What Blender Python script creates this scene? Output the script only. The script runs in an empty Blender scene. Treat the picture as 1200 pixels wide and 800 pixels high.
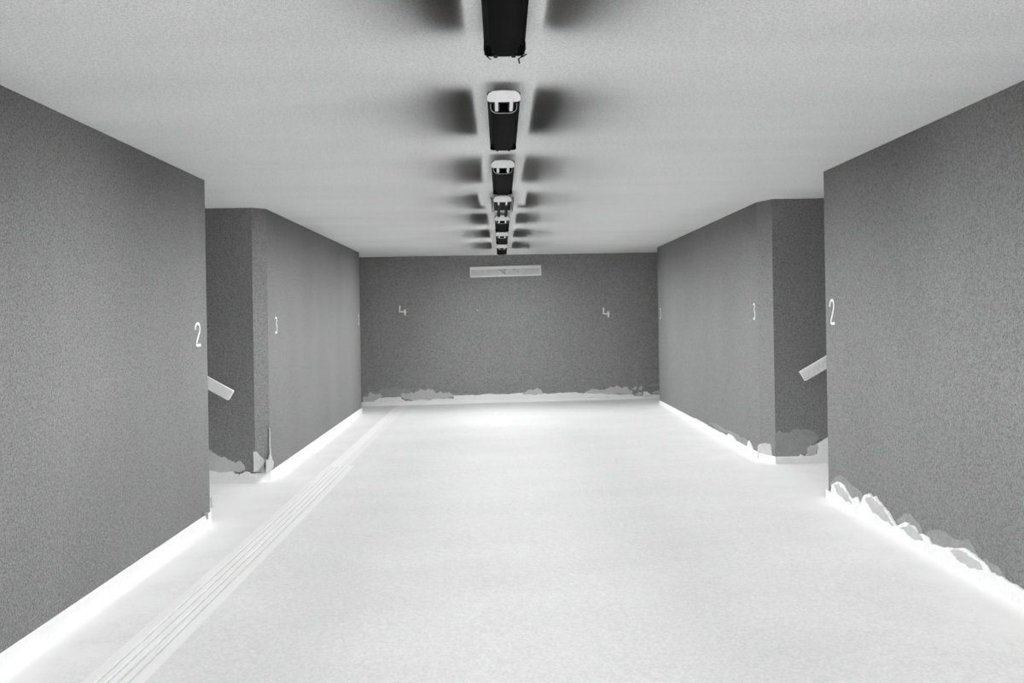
import bpy, bmesh, math, random
from mathutils import Vector, Matrix
from mathutils.geometry import tessellate_polygon

sc = bpy.context.scene
COL = sc.collection

# ------------------------------------------------------------------ camera
F = 1167.0                       # focal length in pixels of the 1200 px wide frame (35 mm lens)
CAMZ = 1.55
ROLL = math.atan(0.0166)
cam_d = bpy.data.cameras.new('camera')
cam_d.sensor_width = 36.0
cam_d.lens = 36.0 * F / 1200.0
cam_d.shift_x = 13.0 / 1200.0
cam_d.shift_y = -26.7 / 1200.0
cam_d.clip_start = 0.05
cam = bpy.data.objects.new('camera', cam_d)
COL.objects.link(cam)
cam.location = (0, 0, CAMZ)
cam.rotation_euler = (math.pi / 2, ROLL, 0)
sc.camera = cam

# ------------------------------------------------------------------ world, exposure
w = bpy.data.worlds.new('world')
sc.world = w
w.use_nodes = True
w.node_tree.nodes['Background'].inputs[0].default_value = (1, 1, 1, 1)
w.node_tree.nodes['Background'].inputs[1].default_value = 2.0
sc.view_settings.view_transform = 'Standard'
sc.view_settings.look = 'None'
sc.view_settings.gamma = 1.0
sc.view_settings.use_curve_mapping = False
sc.view_settings.exposure = 0.51
sc.cycles.max_bounces = 12
sc.cycles.diffuse_bounces = 8
sc.cycles.use_light_tree = False

LAMP_LEAN, LAMP_SPREAD, LAMP_LEAN_W = 59.0, 76.0, 6.3   # beams towards the walls: degrees from straight down, spread, watts
LAMP_DOWN = 20.0       # light each ceiling lamp sheds down into the passage
LAMP_SIDE = -5.5       # subtractive side glow of each lamp: the picture is a film negative


# ------------------------------------------------------------------ materials
def mat(name, col, grain=0.0, gscale=90.0, blotch=0.0, bscale=1.2, stretch=(1, 1, 1),
        rough=0.85, bump=0.0, edge=None, spec=0.15):
    m = bpy.data.materials.new(name)
    m.use_nodes = True
    nt = m.node_tree
    b = nt.nodes['Principled BSDF']
    b.inputs['Roughness'].default_value = rough
    b.inputs['Specular IOR Level'].default_value = spec
    c = col if isinstance(col, tuple) else (col, col, col)
    b.inputs['Base Color'].default_value = (*c, 1)
    if not (grain or blotch or edge):
        return m
    tc = nt.nodes.new('ShaderNodeTexCoord')
    mp = nt.nodes.new('ShaderNodeMapping')
    mp.inputs['Scale'].default_value = stretch
    nt.links.new(tc.outputs['Object'], mp.inputs['Vector'])

    def noise(vec, scale, detail):
        n = nt.nodes.new('ShaderNodeTexNoise')
        n.inputs['Scale'].default_value = scale
        n.inputs['Detail'].default_value = detail
        nt.links.new(vec, n.inputs['Vector'])
        return n.outputs['Fac']

    def math_(op, a, bb, clamp=False):
        n = nt.nodes.new('ShaderNodeMath')
        n.operation = op
        n.use_clamp = clamp
        for i, v in enumerate((a, bb)):
            if isinstance(v, (int, float)):
                n.inputs[i].default_value = v
            else:
                nt.links.new(v, n.inputs[i])
        return n.outputs[0]

    val = None
    if grain:
        g = noise(tc.outputs['Object'], gscale, 2.0)
        g2 = noise(tc.outputs['Object'], gscale * 0.37, 2.0)
        gg = math_('ADD', math_('MULTIPLY', math_('SUBTRACT', g, 0.5), grain * 2.2),
                   math_('MULTIPLY', math_('SUBTRACT', g2, 0.5), grain))
        val = math_('ADD', gg, 1.0)
    if blotch:
        n = noise(mp.outputs['Vector'], bscale, 5.0)
        bb = math_('ADD', math_('MULTIPLY', math_('SUBTRACT', n, 0.5), blotch * 2), 1.0)
        val = bb if val is None else math_('MULTIPLY', val, bb)
    if val is None:
        val = math_('ADD', 1.0, 0.0)
    base = math_('MULTIPLY', val, sum(c) / 3)
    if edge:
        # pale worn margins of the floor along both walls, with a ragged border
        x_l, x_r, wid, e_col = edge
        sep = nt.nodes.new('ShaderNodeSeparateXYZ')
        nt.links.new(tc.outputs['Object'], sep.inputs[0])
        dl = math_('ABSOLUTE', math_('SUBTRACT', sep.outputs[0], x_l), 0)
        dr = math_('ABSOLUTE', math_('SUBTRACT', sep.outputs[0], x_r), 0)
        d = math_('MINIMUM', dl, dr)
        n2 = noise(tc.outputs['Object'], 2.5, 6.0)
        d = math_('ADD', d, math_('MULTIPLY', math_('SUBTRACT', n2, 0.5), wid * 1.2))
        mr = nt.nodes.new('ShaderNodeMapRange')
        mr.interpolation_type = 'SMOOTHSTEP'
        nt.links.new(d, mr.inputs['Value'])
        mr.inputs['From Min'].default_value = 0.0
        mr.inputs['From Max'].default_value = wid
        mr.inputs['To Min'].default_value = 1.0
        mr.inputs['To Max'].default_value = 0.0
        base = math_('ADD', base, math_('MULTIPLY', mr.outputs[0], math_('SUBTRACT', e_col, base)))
    base = math_('MINIMUM', base, 0.97)
    cb = nt.nodes.new('ShaderNodeCombineColor')
    for i in range(3):
        nt.links.new(base, cb.inputs[i])
    nt.links.new(cb.outputs[0], b.inputs['Base Color'])
    if bump:
        bp = nt.nodes.new('ShaderNodeBump')
        bp.inputs['Strength'].default_value = bump
        bp.inputs['Distance'].default_value = 0.004
        nt.links.new(noise(tc.outputs['Object'], gscale * 0.6, 3.0), bp.inputs['Height'])
        nt.links.new(bp.outputs[0], b.inputs['Normal'])
    return m


M = {
    'wall': mat('painted_plaster', 0.235, 0.95, 190, 0.10, 1.6, (1, 1, 0.35), bump=0.15),
    'end': mat('end_wall_plaster', 0.28, 0.8, 90, 0.10, 1.6, (1, 1, 0.35), bump=0.15),
    'ceil': mat('ceiling_plaster', 0.84, 0.55, 190, 0.10, 1.1, (0.35, 1.6, 1), bump=0.1),
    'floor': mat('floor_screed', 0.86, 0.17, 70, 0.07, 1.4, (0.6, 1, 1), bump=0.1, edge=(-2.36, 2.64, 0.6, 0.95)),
    'skirt': mat('pale_skirting', 0.93, 0.05, 60, 0.05, 3.0),
    'gutter': mat('gutter_screed', 0.96, 0.05, 60, 0.04, 3.0),
    'groove_shade': mat('grey_groove_shade', 0.76, 0.2, 60),  # grey colour stands in for the shade inside the gutter grooves
    'bare': mat('bare_white_render', 0.88, 0.08, 40, 0.06, 6.0, bump=0.4),
    'plaster': mat('exposed_grey_plaster', 0.56, 0.16, 60, 0.12, 9.0, bump=0.4),
    'flake': mat('lifting_paint', 0.33, 0.25, 70, 0.15, 9.0, bump=0.3),
    'numeral': mat('white_numeral_paint', 0.88, 0.05, 60),
    'black': mat('black_metal', 0.007, 0.3, 60, rough=0.6, spec=0.05),
    'tube': mat('black_tube', 0.004, rough=0.5, spec=0.05),
    'diffuser': mat('black_diffuser', 0.003, 0.3, 40, 0.6, 4.0, (6, 1, 1), rough=0.7, spec=0.03),
    'cap': mat('pale_end_cap', 0.93, 0.06, 60, rough=0.6),
    'rail': mat('white_rail', 0.95, 0.02, 30, rough=0.6),
    'panel': mat('grey_panel', 0.66, 0.15, 25, 0.2, 5.0),
    'scratch': mat('dark_scratch', 0.12),
    'step': mat('stair_screed', 0.82, 0.10, 70, 0.06, 2.0),
}


# ------------------------------------------------------------------ helpers
def obj(name, bm, m, parent=None, kind=None):
    bmesh.ops.recalc_face_normals(bm, faces=bm.faces)
    me = bpy.data.meshes.new(name)
    bm.to_mesh(me)
    bm.free()
    me.materials.append(M[m])
    o = bpy.data.objects.new(name, me)
    COL.objects.link(o)
    if parent:
        o.parent = parent
    if kind:
        o['kind'] = kind
    return o


def thing(name, label, cat, loc=(0, 0, 0), group=None):
    o = bpy.data.objects.new(name, None)
    COL.objects.link(o)
    o.empty_display_size = 0.1
    o.location = loc
    o['label'] = label
    o['category'] = cat
    if group:
        o['group'] = group
    return o


def box(bm, x0, x1, y0, y1, z0, z1, bevel=0.0):
    vs = [bm.verts.new((x, y, z)) for z in (z0, z1) for y in (y0, y1) for x in (x0, x1)]
    fs = [bm.faces.new([vs[i] for i in q]) for q in
          ((0, 2, 3, 1), (4, 5, 7, 6), (0, 1, 5, 4), (2, 6, 7, 3), (0, 4, 6, 2), (1, 3, 7, 5))]
    if bevel:
        es = list({e for f in fs for e in f.edges})
        bmesh.ops.bevel(bm, geom=es, offset=bevel, segments=2, affect='EDGES')


def nb():
    return bmesh.new()


def prism(bm, pts, vec):
    """polygon pts (3D, any winding) pushed along vec"""
    a = [bm.verts.new(p) for p in pts]
    b = [bm.verts.new(Vector(p) + Vector(vec)) for p in pts]
    n = len(pts)
    bm.faces.new(a)
    bm.faces.new(b[::-1])
    for i in range(n):
        bm.faces.new((a[i], a[(i + 1) % n], b[(i + 1) % n], b[i]))


def loft(bm, secs, closed=True, caps=True):
    """rings of equal vertex count joined one after the other"""
    rings = [[bm.verts.new(p) for p in s] for s in secs]
    n = len(rings[0])
    for r0, r1 in zip(rings, rings[1:]):
        for i in range(n if closed else n - 1):
            j = (i + 1) % n
            bm.faces.new((r0[i], r0[j], r1[j], r1[i]))
    if caps and closed:
        bm.faces.new(rings[0][::-1])
        bm.faces.new(rings[-1])


def cyl_y(bm, x, z, r, y0, y1, n=12):
    loft(bm, [[(x + r * math.cos(t * 2 * math.pi / n), y, z + r * math.sin(t * 2 * math.pi / n)) for t in range(n)]
              for y in (y0, y1)])


def wire(bm, pts, r, n=6):
    pts = [Vector(p) for p in pts]
    secs = []
    for i, p in enumerate(pts):
        t = (pts[min(i + 1, len(pts) - 1)] - pts[max(i - 1, 0)]).normalized()
        a = t.orthogonal().normalized()
        if secs:
            a = (prev - t * prev.dot(t)).normalized()
        prev = a
        b = t.cross(a)
        secs.append([p + (a * math.cos(k * 2 * math.pi / n) + b * math.sin(k * 2 * math.pi / n)) * r for k in range(n)])
    loft(bm, secs)


def ray(px, py):
    dx, dy = px - 600.0, py - 400.0
    return (dx - 0.0166 * dy + 13.0) / F, -(0.0166 * dx + dy + 26.7) / F


def on_x(px, py, X):
    """point of the long wall x = X seen at a picture point"""
    a, b = ray(px, py)
    D = X / a
    return Vector((X, D, CAMZ + b * D))


def on_y(px, py, Y):
    """point of the cross wall y = Y seen at a picture point"""
    a, b = ray(px, py)
    return Vector((a * Y, Y, CAMZ + b * Y))


def on_plane(px, py, p0, n):
    a, b = ray(px, py)
    d = Vector((a, 1, b))
    o = Vector((0, 0, CAMZ))
    t = (Vector(p0) - o).dot(n) / d.dot(n)
    return o + d * t


def crosses(p, q, a, b):
    o = lambda u, v, w_: (v[0] - u[0]) * (w_[1] - u[1]) - (v[1] - u[1]) * (w_[0] - u[0])
    return o(p, q, a) * o(p, q, b) < 0 and o(a, b, p) * o(a, b, q) < 0


def rough_outline(pts, rnd, amp, levels=3):
    """fray an outline (2D points) without letting it cross itself"""
    for _ in range(levels):
        k = 0
        while k < len(pts):
            p, q = pts[k], pts[(k + 1) % len(pts)]
            L = math.hypot(q[0] - p[0], q[1] - p[1])
            k += 1
            if L < 0.008:
                continue
            h = rnd.uniform(-1, 1) * min(amp, L * 0.34)
            m_ = ((p[0] + q[0]) / 2 - (q[1] - p[1]) / L * h, (p[1] + q[1]) / 2 + (q[0] - p[0]) / L * h)
            n = len(pts)
            if any(crosses(u, v, pts[i], pts[(i + 1) % n]) for i in range(n) for u, v in ((p, m_), (m_, q))):
                continue
            pts.insert(k, m_)
            k += 1
        amp *= 0.6
    return pts


def patch(name, pts, normal, m, parent, depth=0.004, amp=0.012, seed=1):
    """irregular flake of plaster lying on a wall"""
    n = Vector(normal)
    u = n.cross(Vector((0, 0, 1))).normalized()
    base = pts[0]
    flat = rough_outline([((p - base).dot(u), p.z) for p in pts], random.Random(seed), amp)
    depth += (seed % 17) * 0.00013          # no two flakes share a plane
    P = [base + u * a + Vector((0, 0, b - base.z)) for a, b in flat]
    bm = nb()
    lo = [bm.verts.new(p - n * 0.002) for p in P]
    hi = [bm.verts.new(p + n * depth) for p in P]
    for tri in tessellate_polygon([[Vector((a, b, 0)) for a, b in flat]]):
        if len(set(tri)) == 3:
            bm.faces.new([hi[i] for i in tri])
            bm.faces.new([lo[i] for i in tri[::-1]])
    for i in range(len(P)):
        j = (i + 1) % len(P)
        bm.faces.new((lo[i], lo[j], hi[j], hi[i]))
    return obj(name, bm, m, parent)


# ------------------------------------------------------------------ the setting: dimensions
XL, XR = -2.36, 2.64
CEIL = 2.70
Y0 = -1.6                 # where the passage starts behind the camera
YN, YB = 8.09, 9.96       # first cross passage, between the near and the far blocks
YF, YE = 16.70, 17.98     # second cross passage, up to the end wall
XO = 6.4                  # outer ends of the cross passages


def fz(x, y):
    l = -0.065 + (0.0077 if y > 8.09 else 0.003) * (y - 8.09)
    r = 0.048 + 0.002 * (y - 8.09)
    t = min(1, max(0, (x - XL) / (XR - XL)))
    return l + (r - l) * t


# floor, laid around the gutter
GX0, GX1, GX2, GX3, GYS = -1.93, -1.63, -1.91, -1.69, 10.9


def sheet(bm, x0, x1, y0, y1, nx=4, thick=0.0):
    ys = [y0] + [y for y in (YN,) if y0 < y < y1] + [y1]
    xs = sorted({x0, x1, *[x for x in (XL, XR) if x0 < x < x1]})
    g = [[bm.verts.new((x, y, fz(x, y))) for x in xs] for y in ys]
    for j in range(len(ys) - 1):
        for i in range(len(xs) - 1):
            bm.faces.new((g[j][i], g[j][i + 1], g[j + 1][i + 1], g[j + 1][i]))


bm = nb()
sheet(bm, -XO, GX0, Y0, GYS)
sheet(bm, GX1, XO, Y0, GYS)
sheet(bm, -XO, GX2, GYS, YE + 0.3)
sheet(bm, GX3, XO, GYS, YE + 0.3)
floor = obj('floor', bm, 'floor', kind='structure')
for f in floor.data.polygons:
    if f.normal.z < 0:
        f.flip()
floor['label'] = 'pale grainy screed floor of the passage'

# ceiling
bm = nb()
box(bm, -XO, XO, Y0, YE + 0.3, CEIL, CEIL + 0.3)
ceiling = obj('ceiling', bm, 'ceil', kind='structure')
ceiling['label'] = 'light grey plastered flat ceiling over the whole passage'


def block(name, poly, label, m='wall'):
    bm = nb()
    prism(bm, [(x, y, -0.3) for x, y in poly], (0, 0, CEIL + 0.3))
    o = obj(name, bm, m, kind='structure')
    o['label'] = label
    return o


wall_ln = block('wall_left_near', [(XL, Y0), (XL, YN - 0.10), (XL - 0.035, YN), (-XO, YN), (-XO, Y0)],
                'grey painted wall nearest on the left, numeral 2 at its far end')
wall_rn = block('wall_right_near', [(XR, Y0), (XR, YN), (XO, YN), (XO, Y0)],
                'grey painted wall nearest on the right, peeling along its foot')
CL = [(XL - 0.118, YB), (XL, YB + 0.12)]
CR = [(XR + 0.085, YB), (XR, YB + 0.27)]
wall_lf = block('wall_left_far', [CL[0], CL[1], (XL, YF), (-XO, YF), (-XO, YB)],
                'grey painted wall block beyond the left opening, numeral 3 beside its cut corner')
wall_rf = block('wall_right_far', [CR[0], CR[1], (XR, YF), (XO, YF), (XO, YB)],
                'grey painted wall block beyond the right opening, numeral 3 beside its cut corner')
wall_e = block('wall_end', [(-XO, YE), (XO, YE), (XO, YE + 0.3), (-XO, YE + 0.3)],
               'grey end wall across the passage with two numerals 4', 'end')
for s, nm in ((-1, 'left'), (1, 'right')):
    for y0, y1, q in ((YN, YB, 'near'), (YF, YE, 'far')):
        bm = nb()
        box(bm, s * XO, s * (XO + 0.2), y0 - 0.2, y1 + 0.2, -0.3, CEIL)  # unseen end walls, added to keep outside light out of the cross passages
        obj('wall_%s_outer_%s' % (nm, q), bm, 'wall', kind='structure')

# gutter in the floor: grooved stretch and a smooth narrower stretch
gut = bpy.data.objects.new('gutter', None)
COL.objects.link(gut)
gut['kind'] = 'structure'
gut['label'] = 'white grooved drain strip running along the left of the floor'
bm = nb()
prof = [(GX0, 0.0)]
GR = [(GX0 + GX1) / 2 + (k - 1.5) * 0.05 for k in range(4)]
for gx in GR:
    prof += [(gx - 0.011, 0.002), (gx - 0.009, -0.007), (gx + 0.009, -0.007), (gx + 0.011, 0.002)]
prof += [(GX1, 0.0)]
secs = [[(x, y, fz(x, y) + dz) for x, dz in prof] for y in (Y0, YN, GYS)]
loft(bm, secs, closed=False)
obj('grooved_channel', bm, 'gutter', gut)
for gx in GR:
    bm = nb()
    loft(bm, [[(gx - 0.0092, y, fz(gx, y) - 0.004), (gx + 0.0092, y, fz(gx, y) - 0.004)] for y in (Y0, YN, GYS)], closed=False)
    obj('groove_bed', bm, 'groove_shade', gut)
bm = nb()
prof = [(GX2, 0.0), (-1.86, -0.004), (-1.80, -0.010), (-1.74, -0.004), (GX3, 0.0)]
loft(bm, [[(x, y, fz(x, y) + dz) for x, dz in prof] for y in (GYS, YE)], closed=False)
obj('smooth_channel', bm, 'gutter', gut)
for o in gut.children:
    for f in o.data.polygons:
        if f.normal.z < 0:
            f.flip()


# skirtings
def skirt(name, path, h, label, t=0.012, inner=None, parent_kind='structure'):
    """low band along a plan path; the wall lies to the left of the walking direction"""
    bm = nb()
    P = [Vector((x, y, 0)) for x, y in path]
    offs = []
    for i, p in enumerate(P):
        n = Vector((0, 0, 0))
        if i > 0:
            d = (p - P[i - 1]).normalized(); n += Vector((d.y, -d.x, 0))
        if i < len(P) - 1:
            d = (P[i + 1] - p).normalized(); n += Vector((d.y, -d.x, 0))
        n.normalize()
        offs.append(n)
    secs = []
    for p, n in zip(P, offs):
        q = p + n * t
        z = fz(p.x, p.y)
        secs.append([p - n * 0.01 + Vector((0, 0, z - 0.1)), q + Vector((0, 0, z - 0.1)),
                     q + Vector((0, 0, z + h - 0.006)), q - n * 0.006 + Vector((0, 0, z + h)),
                     p - n * 0.01 + Vector((0, 0, z + h))])
    loft(bm, secs)
    o = obj(name, bm, 'skirt', kind=parent_kind)
    o['label'] = label
    return o


skirt('baseboard_left_near', [(XL, Y0), (XL, YN - 0.10), (XL - 0.035, YN), (-3.0, YN)], 0.105,
      'white skirting band along the foot of the near left wall')
skirt('baseboard_right_near', [(3.2, YN), (XR, YN), (XR, Y0)], 0.06,
      'white skirting band along the foot of the near right wall')
skirt('baseboard_left_far', [(-3.0, YB), CL[0], CL[1], (XL, YF), (-3.4, YF)], 0.095,
      'white skirting band along the foot of the far left wall block')
skirt('baseboard_right_far', [(3.6, YF), (XR, YF), CR[1], CR[0], (3.3, YB)], 0.075,
      'white skirting band along the foot of the far right wall block')
skirt('baseboard_end', [(-XO, YE), (XO, YE)], 0.055,
      'white skirting band along the foot of the end wall')

# ------------------------------------------------------------------ painted numerals
DIG = {
    '2': [[(0.02, .72), (0.06, .86), (0.25, .97), (0.55, 1.0), (0.82, .93), (0.9, .78), (0.82, .62), (0.55, .4),
           (0.3, .2), (0.2, .04), (0.45, .03), (1.0, .035)]],
    '3': [[(0.1, .94), (0.5, 1.0), (0.85, .93), (0.8, .8), (0.55, .58), (0.85, .45), (0.95, .25), (0.75, .06),
           (0.4, 0.0), (0.05, .12)]],
    '4': [[(0.1, 1.0), (0.06, .38), (1.0, .34)], [(0.78, .62), (0.82, 0.0)]],
}


def numeral(ch, org, u, wd, ht, normal, parent, st=0.022):
    """ch painted at org (lower-left corner), u the reading direction"""
    u, n, z = Vector(u), Vector(normal), Vector((0, 0, 1))
    bm = nb()
    for line in DIG[ch]:
        P = [Vector((a * wd, b * ht, 0)) for a, b in line]
        L, R = [], []
        for i, p in enumerate(P):
            d = (P[min(i + 1, len(P) - 1)] - P[max(i - 1, 0)]).normalized()
            s = Vector((-d.y, d.x, 0)) * st / 2
            L.append(p + s); R.append(p - s)
        tr = lambda p, h: Vector(org) + u * p.x + z * p.y + n * h
        loft(bm, [[tr(l, -0.002), tr(r, -0.002), tr(r, 0.002), tr(l, 0.002)] for l, r in zip(L, R)])
    o = obj('numeral', bm, 'numeral', parent)
    o['label'] = 'white painted numeral ' + ch
    return o


def num_px(ch, x0, x1, ytop, ybot, wall, parent, st):
    if wall in ('L', 'R'):
        X = XL if wall == 'L' else XR
        a, b = on_x(x0, ybot, X), on_x(x1, ybot, X)
        t = on_x((x0 + x1) / 2, ytop, X)
        m_ = on_x((x0 + x1) / 2, ybot, X)
        numeral(ch, (X, a.y, m_.z), (0, 1 if wall == 'L' else -1, 0), abs(a.y - b.y), t.z - m_.z,
                (1 if wall == 'L' else -1, 0, 0), parent, st)
    else:
        a, b, t = on_y(x0, ybot, YE), on_y(x1, ybot, YE), on_y(x0, ytop, YE)
        numeral(ch, a, (1, 0, 0), b.x - a.x, t.z - a.z, (0, -1, 0), parent, st)


num_px('2', 228.5, 234.8, 379, 405.5, 'L', wall_ln, 0.022)
num_px('3', 322, 324.6, 372, 390.5, 'L', wall_lf, 0.017)
num_px('3', 419.4, 420.3, 369, 380.5, 'L', wall_lf, 0.02)
num_px('2', 972.3, 977.6, 351.5, 380, 'R', wall_rn, 0.022)
num_px('3', 882.3, 884.6, 356, 374.5, 'R', wall_rf, 0.017)
num_px('3', 773.0, 774.2, 362, 373.5, 'R', wall_rf, 0.02)
num_px('4', 467.5, 476, 358.5, 369.5, 'E', wall_e, 0.03)
num_px('4', 706.3, 714, 360.5, 372, 'E', wall_e, 0.03)


# ------------------------------------------------------------------ peeling paint at the wall feet
def traced(f, pts, arg):
    return [f(x, y, arg) for x, y in pts]


nR = (-1, 0, 0)
nL = (1, 0, 0)
nE = (0, -1, 0)
# near right wall: a long ragged strip of bare render over the skirting, grey lifting paint above it
edge = [(969.2, 572), (975, 579), (976, 567.7), (982.3, 564.2), (989.6, 567.7), (994.8, 577), (1000, 584.4),
        (1006, 582), (1009, 591.7), (1013.5, 581), (1019.8, 578), (1023.3, 583.3), (1027, 581), (1034.4, 591.7),
        (1041.7, 599), (1048, 610.4), (1052, 616.7), (1062.5, 611.5), (1073, 616.7), (1079, 626), (1087.5, 628),
        (1093.8, 637.5), (1108, 641.7), (1116.7, 641.7), (1133, 642.7), (1143.8, 650), (1154, 658), (1162.5, 670),
        (1171, 674), (1181, 680), (1200, 691), (1230, 706)]


def strip_under(pts, X, normal, m, name, parent, seed, depth, h=0.0, cuts=()):
    """ragged patches from a traced upper edge down to height h above the floor"""
    P = traced(on_x, pts, X)
    idx = [0, *cuts, len(P) - 1]
    for k, (i, j) in enumerate(zip(idx, idx[1:])):
        up = P[i:j + 1]
        lo = [Vector((X, p.y, fz(X, p.y) + h)) for p in (up[-1], up[len(up) // 2], up[0])]
        patch(name, up + lo, normal, m, parent, depth, 0.008, seed + k)


strip_under(edge, XR, nR, 'bare', 'bare_render', wall_rn, 10, 0.013, -0.03, (10, 16, 22))
for k, pl in enumerate([
    [(971, 568), (977, 561), (983, 558), (990, 559), (1000, 569), (1010, 577), (1011, 586), (1003, 588), (993, 580), (980, 572)],
    [(1050, 614), (1056, 605), (1063, 602), (1068, 603), (1076, 612), (1082, 626), (1073, 621), (1060, 617)],
    [(1083, 629), (1090, 621), (1104, 622), (1120, 632), (1136, 632), (1147, 651), (1133, 648), (1108, 646), (1094, 641)],
    [(1148, 660), (1155, 654), (1170, 664), (1181, 678), (1171, 678), (1160, 672)],
]):
    patch('lifting_paint', traced(on_x, pl, XR), nR, 'flake', wall_rn, 0.003, 0.012, 30 + k)
for k, pl in enumerate([
    [(979, 569), (984, 566), (990, 573), (997, 584), (1001, 592), (994, 588), (985, 580)],
    [(1016, 584), (1021, 582), (1030, 588), (1043, 604), (1050, 617), (1040, 611), (1024, 600)],
    [(1056, 618), (1066, 615), (1077, 624), (1084, 633), (1070, 630)],
    [(1115, 646), (1131, 646), (1146, 656), (1156, 668), (1140, 666), (1124, 656)],
]):
    patch('exposed_plaster', traced(on_x, pl, XR), nR, 'plaster', wall_rn, 0.0150, 0.014, 40 + k)

# far right block: long wall, cut corner and cross wall
strip_under([(815, 490), (830, 498.8), (840, 504), (851, 510), (854.8, 508), (859, 511), (864.5, 519), (870.5, 527), (875, 528),
             (878, 516), (881.8, 524), (884.4, 530)], XR, nR, 'bare', 'bare_render', wall_rf, 60, 0.013, -0.03, (5,))
patch('lifting_paint', traced(on_x, [(830, 494), (840, 497), (852, 504), (862, 508), (872, 513), (877, 520), (873, 528), (866, 520),
                                      (858, 510), (845, 505)], XR), nR, 'flake', wall_rf, 0.003, 0.015, 64)
pC = Vector((*CR[0], 0))
nC = Vector((-(CR[1][1] - CR[0][1]), (CR[1][0] - CR[0][0]), 0)).normalized()
if nC.y > 0:
    nC = -nC
patch('exposed_plaster', [on_plane(x, y, pC, nC) for x, y in
                          [(887.5, 523), (891, 520), (897, 519.5), (903, 521), (904.5, 533), (904.5, 539), (896, 536), (888, 537)]],
      nC, 'plaster', wall_rf, 0.004, 0.008, 66)
patch('lifting_paint', traced(on_y, [(908, 507), (915, 506), (922, 507), (928, 504), (934, 502), (940, 503), (946, 502.5), (952, 505),
                                      (957.5, 510), (958, 515), (951, 520), (946, 524), (946, 530), (934, 537), (925, 535),
                                      (914, 540), (908, 537)], YB), nE, 'flake', wall_rf, 0.003, 0.014, 67)
patch('exposed_plaster', traced(on_y, [(945, 524), (950, 521), (957.5, 519), (958, 527), (955, 533), (948, 536), (942, 534), (946, 530)], YB),
      nE, 'plaster', wall_rf, 0.006, 0.010, 68)
patch('bare_render', traced(on_y, [(908, 537), (914, 540.5), (920, 536), (925, 535.5), (933.5, 537), (937, 532), (940, 533), (944, 536),
                                    (950, 534), (957, 532), (958, 519), (969, 512.5), (980, 506), (980, 543), (940, 543), (908, 543.5)], YB),
      nE, 'bare', wall_rf, 0.016, 0.008, 69)

# far left block
patch('exposed_plaster', traced(on_y, [(244, 527), (250.6, 530.6), (257.5, 535.6), (262.5, 535), (272.5, 540.6), (276, 542), (280.6, 540),
                                        (286, 546), (286.5, 550.6), (281, 554), (272.5, 553), (261, 554), (244, 553)], YB),
      nE, 'plaster', wall_lf, 0.004, 0.010, 80)
patch('bare_render', traced(on_y, [(240, 551), (250.6, 552), (258, 554), (272.5, 552), (276, 555), (283, 557), (287, 552.5), (293, 553),
                                    (293, 561), (240, 562)], YB), nE, 'bare', wall_lf, 0.014, 0.006, 81)
pC = Vector((*CL[0], 0))
nC = Vector(((CL[1][1] - CL[0][1]), -(CL[1][0] - CL[0][0]), 0)).normalized()
patch('exposed_plaster', [on_plane(x, y, pC, nC) for x, y in
                          [(296.3, 530), (300, 529), (304, 534), (309.3, 539), (309.3, 555), (302, 553), (296.3, 553)]],
      nC, 'plaster', wall_lf, 0.004, 0.008, 82)
patch('exposed_plaster', traced(on_x, [(311, 538), (313.5, 540), (315, 534), (316.5, 531), (318, 538), (320, 543), (319, 548), (315, 552), (311, 553)], XL),
      nL, 'plaster', wall_lf, 0.004, 0.010, 83)
patch('drip_line', traced(on_x, [(314.8, 501), (315.3, 501), (316.6, 532), (315.4, 532)], XL), nL, 'plaster', wall_lf, 0.003, 0.001, 84)
for k, x in enumerate((273.5, 279, 299, 306)):
    if x < 290:
        patch('paint_chip', traced(on_y, [(x, 553), (x + 3, 552.5), (x + 4, 554.5), (x + 1.5, 556.5)], YB), nE, 'wall', wall_lf, 0.0155, 0.004, 85 + k)
# near left wall: small chips of paint hanging over the skirting near its end
for k, pl in enumerate([[(246, 583), (249, 582), (249.3, 594), (247, 594.5)], [(236, 601), (241, 600), (241.5, 608), (240, 609), (239, 604)]]):
    patch('paint_chip' if k else 'exposed_plaster', traced(on_x, pl, XL), nL, 'flake' if k else 'plaster', wall_ln,
          0.014 if k else 0.004, 0.006, 90 + k)

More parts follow.
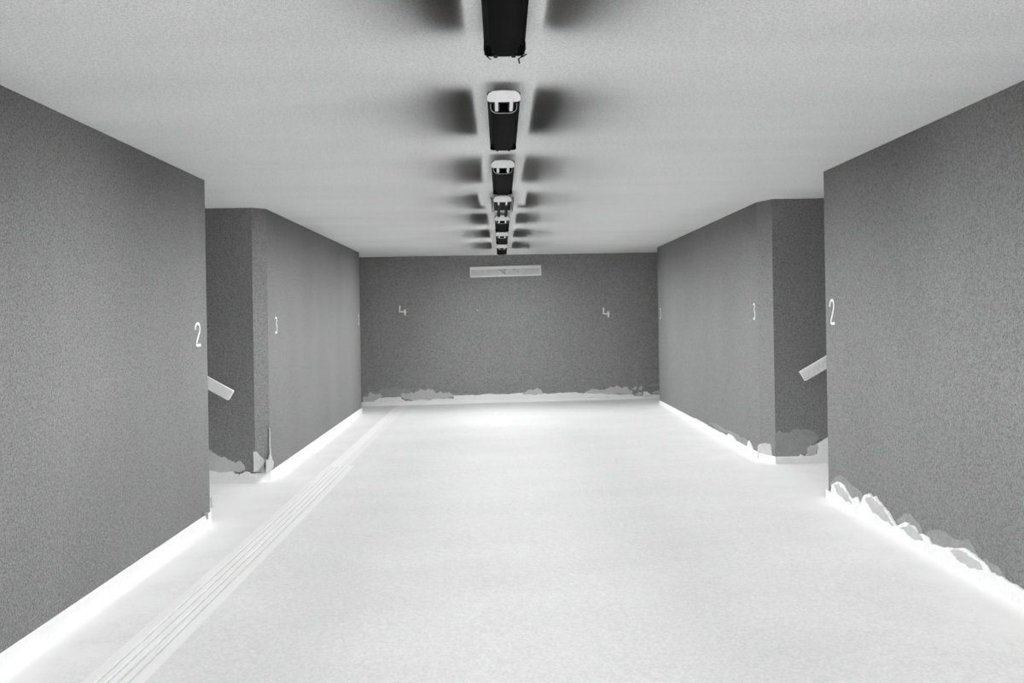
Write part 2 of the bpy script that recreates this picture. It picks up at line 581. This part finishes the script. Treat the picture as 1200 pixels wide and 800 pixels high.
# end wall
for k, (m, nm, d, pl) in enumerate([
    ('flake', 'lifting_paint', 0.003, [(426, 462), (433, 458), (440, 460), (447, 455), (455, 456), (460, 453), (468, 456), (476, 455), (482, 459), (470, 466), (440, 466), (426, 466)]),
    ('plaster', 'exposed_plaster', 0.005, [(425, 465), (431, 464), (434, 459.5), (440, 462), (445, 461), (448, 464), (444, 468), (437, 471), (425, 471)]),
    ('bare', 'bare_render', 0.008, [(425, 470.5), (437, 471), (444, 466), (455, 465.5), (469, 465), (475, 470), (486, 469), (500, 468.5), (515, 467), (533, 466.5), (533, 471), (425, 473.5)]),
    ('plaster', 'exposed_plaster', 0.006, [(469, 462), (476, 461), (482, 459), (485, 461), (488, 459), (493, 456), (497, 458), (501, 455), (508, 457), (510, 461), (515, 458.5), (520, 461), (527, 460), (533, 464), (520, 466.5), (500, 468), (486, 469.5), (474, 468)]),
    ('bare', 'bare_render', 0.0065, [(531, 463.5), (560, 463), (590, 461.5), (613, 460), (640, 461), (640, 467), (531, 470)]),
    ('plaster', 'exposed_plaster', 0.008, [(612, 460), (618, 457), (625, 457), (630, 455), (635, 458), (637, 462), (625, 463), (612, 463)]),
    ('bare', 'bare_render', 0.0065, [(628, 462), (655, 460), (672, 459.5), (690, 461), (712, 462.5), (742, 462), (742, 464.5), (700, 465.5), (628, 467.5)]),
    ('plaster', 'exposed_plaster', 0.006, [(684, 461), (690, 457), (696, 455.5), (703, 457), (707, 457), (713, 454), (718, 454), (722, 452), (728, 454.5), (734.5, 453), (738, 458), (741.5, 458.5), (741, 463), (725, 461), (712, 462.5), (695, 462)]),
    ('plaster', 'exposed_plaster', 0.005, [(740, 455), (744, 453), (746, 454), (743, 457)]),
    ('plaster', 'exposed_plaster', 0.005, [(747, 454.5), (750, 453), (753, 454), (752, 457), (748, 457)]),
    ('plaster', 'exposed_plaster', 0.005, [(744, 462), (749, 459), (752.5, 462), (750, 464), (745, 464)]),
    ('bare', 'bare_render', 0.006, [(753, 460), (757, 458.5), (761.5, 461), (761, 464), (753, 464)]),
    ('plaster', 'exposed_plaster', 0.005, [(764, 460), (768, 458), (774, 457), (774, 462), (765, 462)]),
    ('flake', 'lifting_paint', 0.003, [(757, 452), (763, 450.5), (770, 450), (774, 448), (774, 452), (762, 453)]),
    ('bare', 'bare_render', 0.007, [(741, 463.5), (760, 463), (776, 461.5), (776, 464.5), (741, 465)]),
    ('bare', 'paint_chip', 0.003, [(558.5, 363.2), (559.6, 362.6), (559.8, 363.6), (558.9, 364.3)]),
]):
    patch(nm, traced(on_y, pl, YE), nE, m, wall_e, d, 0.016, 110 + k)

# ------------------------------------------------------------------ stairs at the outer ends of the first cross passage
for s, x0 in ((-1, 3.15), (1, 3.40)):
    st = bpy.data.objects.new('stairs_left' if s < 0 else 'stairs_right', None)
    COL.objects.link(st)
    st['kind'] = 'structure'
    st['label'] = 'pale stairs rising outward behind the %s opening' % ('left' if s < 0 else 'right')
    zb = fz(s * 3, 9)
    for k in range(9):
        bm = nb()
        a, b = s * (x0 + k * 0.28), s * (x0 + (k + 1) * 0.28)
        box(bm, min(a, b), max(a, b), YN, YB, zb - 0.1, zb + 0.162 * (k + 1))
        obj('step', bm, 'step', st)


# ------------------------------------------------------------------ sloping handrails
def handrail(xe, ze, s, label, marks):
    ang = math.radians(29.7)
    t = thing('handrail', label, 'handrail', (xe, YB - 0.10, ze), 'sloping handrails in the side openings')
    L = 2.3
    d = Vector((s * math.cos(ang), 0, math.sin(ang)))
    n = Vector((-s * math.sin(ang), 0, math.cos(ang)))
    y = Vector((0, 1, 0))
    bm = nb()
    h, th = 0.0535, 0.028
    secs = [[d * a + n * (-h) - y * th, d * a + n * h - y * th, d * a + n * h + y * th, d * a + n * (-h) + y * th] for a in (0, L)]
    loft(bm, secs)
    bmesh.ops.bevel(bm, geom=list(bm.edges), offset=0.004, segments=2, affect='EDGES')
    obj('rail_board', bm, 'rail', t)
    for a in (0.55, 1.5):
        bm = nb()
        p = d * a
        wire(bm, [p + y * 0.02, p + y * 0.07, p + y * 0.099], 0.012)
        obj('bracket', bm, 'rail', t)
    for k, line in enumerate(marks):
        bm = nb()
        wire(bm, [d * a + n * b - y * (th + 0.0005) for a, b in line], 0.0022, 4)
        obj('scratch', bm, 'panel', t)
    return t


handrail(-2.682, 0.833, -1, 'white sloping handrail board in the left opening, below left numeral 3', [])
handrail(2.974, 0.930, 1, 'white sloping handrail board with scribbles in the right opening',
         [[(.05, -.02), (.08, .01), (.07, .02)], [(.10, -.035), (.13, -.01), (.12, .02)], [(.14, .02), (.17, -.02), (.16, -.035)],
          [(.15, -.02), (.19, .01)], [(.20, .03), (.19, 0), (.22, -.02), (.24, .02)], [(.25, -.03), (.27, .02)],
          [(.02, -.03), (.05, -.04)]])

# ------------------------------------------------------------------ box light on the end wall
t = thing('wall_light', 'white flat box light high in the middle of the end wall', 'wall light', (0.098, YE, 2.402))
t.rotation_euler = (0, math.radians(-0.75), 0)
HW, HH, DP = 0.645, 0.096, 0.085
bm = nb()
box(bm, -HW, HW, -0.03, 0.0, -HH, HH, 0.006)
obj('back_plate', bm, 'rail', t)
bm = nb()
# tapered frame with a recessed front
o_ = [(-HW, -HH), (HW, -HH), (HW, HH), (-HW, HH)]
i_ = [(-HW + .025, -HH + .024), (HW - .03, -HH + .024), (HW - .03, HH - .055), (-HW + .025, HH - .055)]
rings = [[(x, -0.03, z) for x, z in o_], [(x * .985, -DP, z * .92) for x, z in o_], [(x, -DP - .002, z) for x, z in i_],
         [(x, -DP + .012, z) for x, z in i_]]
loft(bm, rings, closed=True, caps=False)
obj('frame', bm, 'rail', t)
bm = nb()
prism(bm, [(x, -DP + .006, z) for x, z in i_], (0, 0.008, 0))
pn = obj('front_panel', bm, 'panel', t)
for line in [[(-.07, -.02), (-.02, -.035), (0.0, -.05)], [(-.10, .02), (-.05, .0), (-.01, -.01)], [(.13, .035), (.15, .025), (.165, .018)],
             [(.21, -.005), (.235, -.02)], [(-.04, .03), (.02, .025)]]:
    bm = nb()
    wire(bm, [(a, -DP + .005, b) for a, b in line], 0.0055, 5)
    obj('scratch', bm, 'scratch', pn)


# ------------------------------------------------------------------ ceiling lamps
TH = 0.081          # half width of the tray
FLAT = 0.85


def ceiling_lamp(y0, L, label, diffuser=True, clips=False, power=1.0, gl=1.0, gr=1.0):
    t = thing('ceiling_lamp', label, 'ceiling lamp', (0.032, y0, CEIL), 'row of ceiling lamps down the middle')
    # spine fixed to the ceiling
    bm = nb()
    box(bm, -0.035, 0.035, 0.35, L - 0.35, -0.055, 0.0)
    obj('spine', bm, 'cap', t)
    # tray: shallow trough with turned-down lips
    bm = nb()
    prof = [(-TH, -.078), (-TH, -.064), (-TH + .012, -.054), (TH - .012, -.054), (TH, -.064), (TH, -.078),
            (TH - .004, -.078), (TH - .006, -.066), (-TH + .006, -.066), (-TH + .004, -.078)]
    loft(bm, [[(x, y, z) for x, z in prof] for y in (0.006, L if diffuser else L * .78)])
    obj('tray', bm, 'black', t)
    # end caps: rounded plates facing along the passage
    for y, q in ((0, 1), (L, -1)) if diffuser else ((0, 1),):
        bm = nb()
        ring = [(-TH, -.106), (-TH, -.085), (-TH + .008, -.066), (-TH + .028, -.054), (0, -.050), (TH - .028, -.054), (TH - .008, -.066),
                (TH, -.085), (TH, -.106), (TH - .012, -.114), (0, -.116), (-TH + .012, -.114)]
        loft(bm, [[(x, y, z) for x, z in ring], [(x, y + q * 0.010, z) for x, z in ring]])
        obj('end_cap', bm, 'cap' if q > 0 else 'black', t)
    # tubes and their sockets
    for x in (-0.036, 0.036):
        bm = nb()
        cyl_y(bm, x, -0.098, 0.0150, 0.02, L - 0.02)
        tb = obj('tube', bm, 'tube', t)
        for y_, q in ((0.008, 1), (L - 0.008, -1)) if diffuser else ((0.008, 1),):
            bm = nb()
            loft(bm, [[(x + sx * .008, y_, z), (x + sx * .008, y_ + q * (.20 if q > 0 and z > -.12 else .18 if q > 0 else .05), z)][::int(1)] +
                      [(x - sx * .008, y_ + q * (.20 if q > 0 and z > -.12 else .18 if q > 0 else .05), z), (x - sx * .008, y_, z)] for sx in (1,) for z in (-.066, -.119, -.124)])
            obj('socket', bm, 'cap' if q > 0 else 'black', tb)
    if diffuser:
        # trough shaped cover, open at the near end and drawn in towards the far end
        bm = nb()
        def sec(y, hw, dep):
            half = [(hw, -.068), (hw, -.096), (hw - .006, -.110), (hw - .020, dep + .003), (hw * .45, dep)]
            pts = half + [(-x, z) for x, z in half[::-1]]
            return [(x, y, z) for x, z in pts]
        ya = 0.235
        secs = [sec(ya, .066, -.124), sec(ya + .015, .066, -.126), sec(L * .55, .066, -.128), sec(L * .82, .065, -.128),
                sec(L * .93, .060, -.127), sec(L * .985, .050, -.122), sec(L + .012, .042, -.110)]
        loft(bm, secs)
        obj('diffuser', bm, 'diffuser', t)
        bm = nb()
        wire(bm, [Vector(p) + Vector((0, 0, -.001)) for p in sec(ya - .004, .066, -.124)], 0.0022, 5)
        obj('rim_bead', bm, 'panel', t)
    else:
        # cover missing: fluted side wings of the tray hang bare
        for s in (-1, 1):
            for k in range(2):
                bm = nb()
                x = s * (TH + 0.006 + 0.012 * k)
                box(bm, min(x, x + s * .005), max(x, x + s * .005), 0.01, L * .8, -.080, -.058)
                obj('wing', bm, 'black', t)
    if clips:
        for s in (-1, 1):
            bm = nb()
            wire(bm, [(s * .062, L * .84, -.10), (s * .078, L * .87, -.108), (s * .080, L * .92, -.118), (s * .070, L * .97, -.126),
                      (s * .056, L * 1.0, -.128)] + ([(.075, L * .995, -.118), (.088, L * .985, -.112)] if s > 0 else []), 0.0026, 6)
            obj('wire_clip', bm, 'black', t)
        bm = nb()
        wire(bm, [(.056, L * 1.0, -.128), (.060, L * 1.02, -.140)], 0.003, 6)
        obj('wire_clip', bm, 'black', t)
    # the fixture is a flat one: squeeze everything towards the ceiling
    for o in t.children_recursive:
        if not o.data.get('flat'):
            o.data.transform(Matrix.Diagonal((1, 1, FLAT, 1)))
            o.data['flat'] = True
    # the lamp's own light: one beam down, two leaning towards the walls
    for s in (-1, 0, 1):
        ld = bpy.data.lights.new('lamp_light', 'AREA')
        ld.shape = 'RECTANGLE'
        ld.size, ld.size_y = L * 0.9, 0.05
        ld.energy = LAMP_LEAN_W if s else LAMP_DOWN * power
        ld.spread = math.radians(LAMP_SPREAD if s else 180)
        lo = bpy.data.objects.new('lamp_light', ld)
        COL.objects.link(lo)
        lo.parent = t
        lo.location = (s * 0.03, L / 2, -0.140)
        lean = math.radians(LAMP_LEAN if s else 0)
        nrm = Vector((s * math.sin(lean), 0, -math.cos(lean)))
        q = Matrix((Vector((0, 1, 0)), (-nrm).cross(Vector((0, 1, 0))), -nrm)).transposed()
        lo.rotation_euler = q.to_euler()
    for s in (-1, 1):
        ld = bpy.data.lights.new('side_glow', 'AREA')
        ld.shape = 'RECTANGLE'
        ld.size, ld.size_y = L * 0.84, 0.010
        ld.energy = LAMP_SIDE * (gl if s < 0 else gr)
        lo = bpy.data.objects.new('side_glow', ld)
        COL.objects.link(lo)
        lo.parent = t
        lo.location = (s * 0.0695, L / 2 + 0.06, -0.087)
        nrm = Vector((s * 0.743, 0, -0.669))
        q = Matrix((Vector((0, 1, 0)), (-nrm).cross(Vector((0, 1, 0))), -nrm)).transposed()
        lo.rotation_euler = q.to_euler()
    return t


LL = 1.40
ceiling_lamp(2.60, LL, 'nearest black ceiling lamp, cut by the top edge, wire clips at its end', clips=True)
ceiling_lamp(4.83, LL, 'large black ceiling lamp with white end cap, second from the viewer')
ceiling_lamp(6.95, LL + .1, 'black ceiling lamp with white end cap, third from the viewer')
ceiling_lamp(8.98, LL, 'black ceiling lamp with its cover missing and bare tubes, fourth from the viewer', diffuser=False)
ceiling_lamp(10.70, LL, 'small black ceiling lamp just beyond the one with bare tubes')
ceiling_lamp(12.70, LL, 'small black ceiling lamp second to last before the end wall', power=1.0)
ceiling_lamp(14.85, LL + .1, 'smallest black ceiling lamp, last in the row before the end wall', power=2.2)
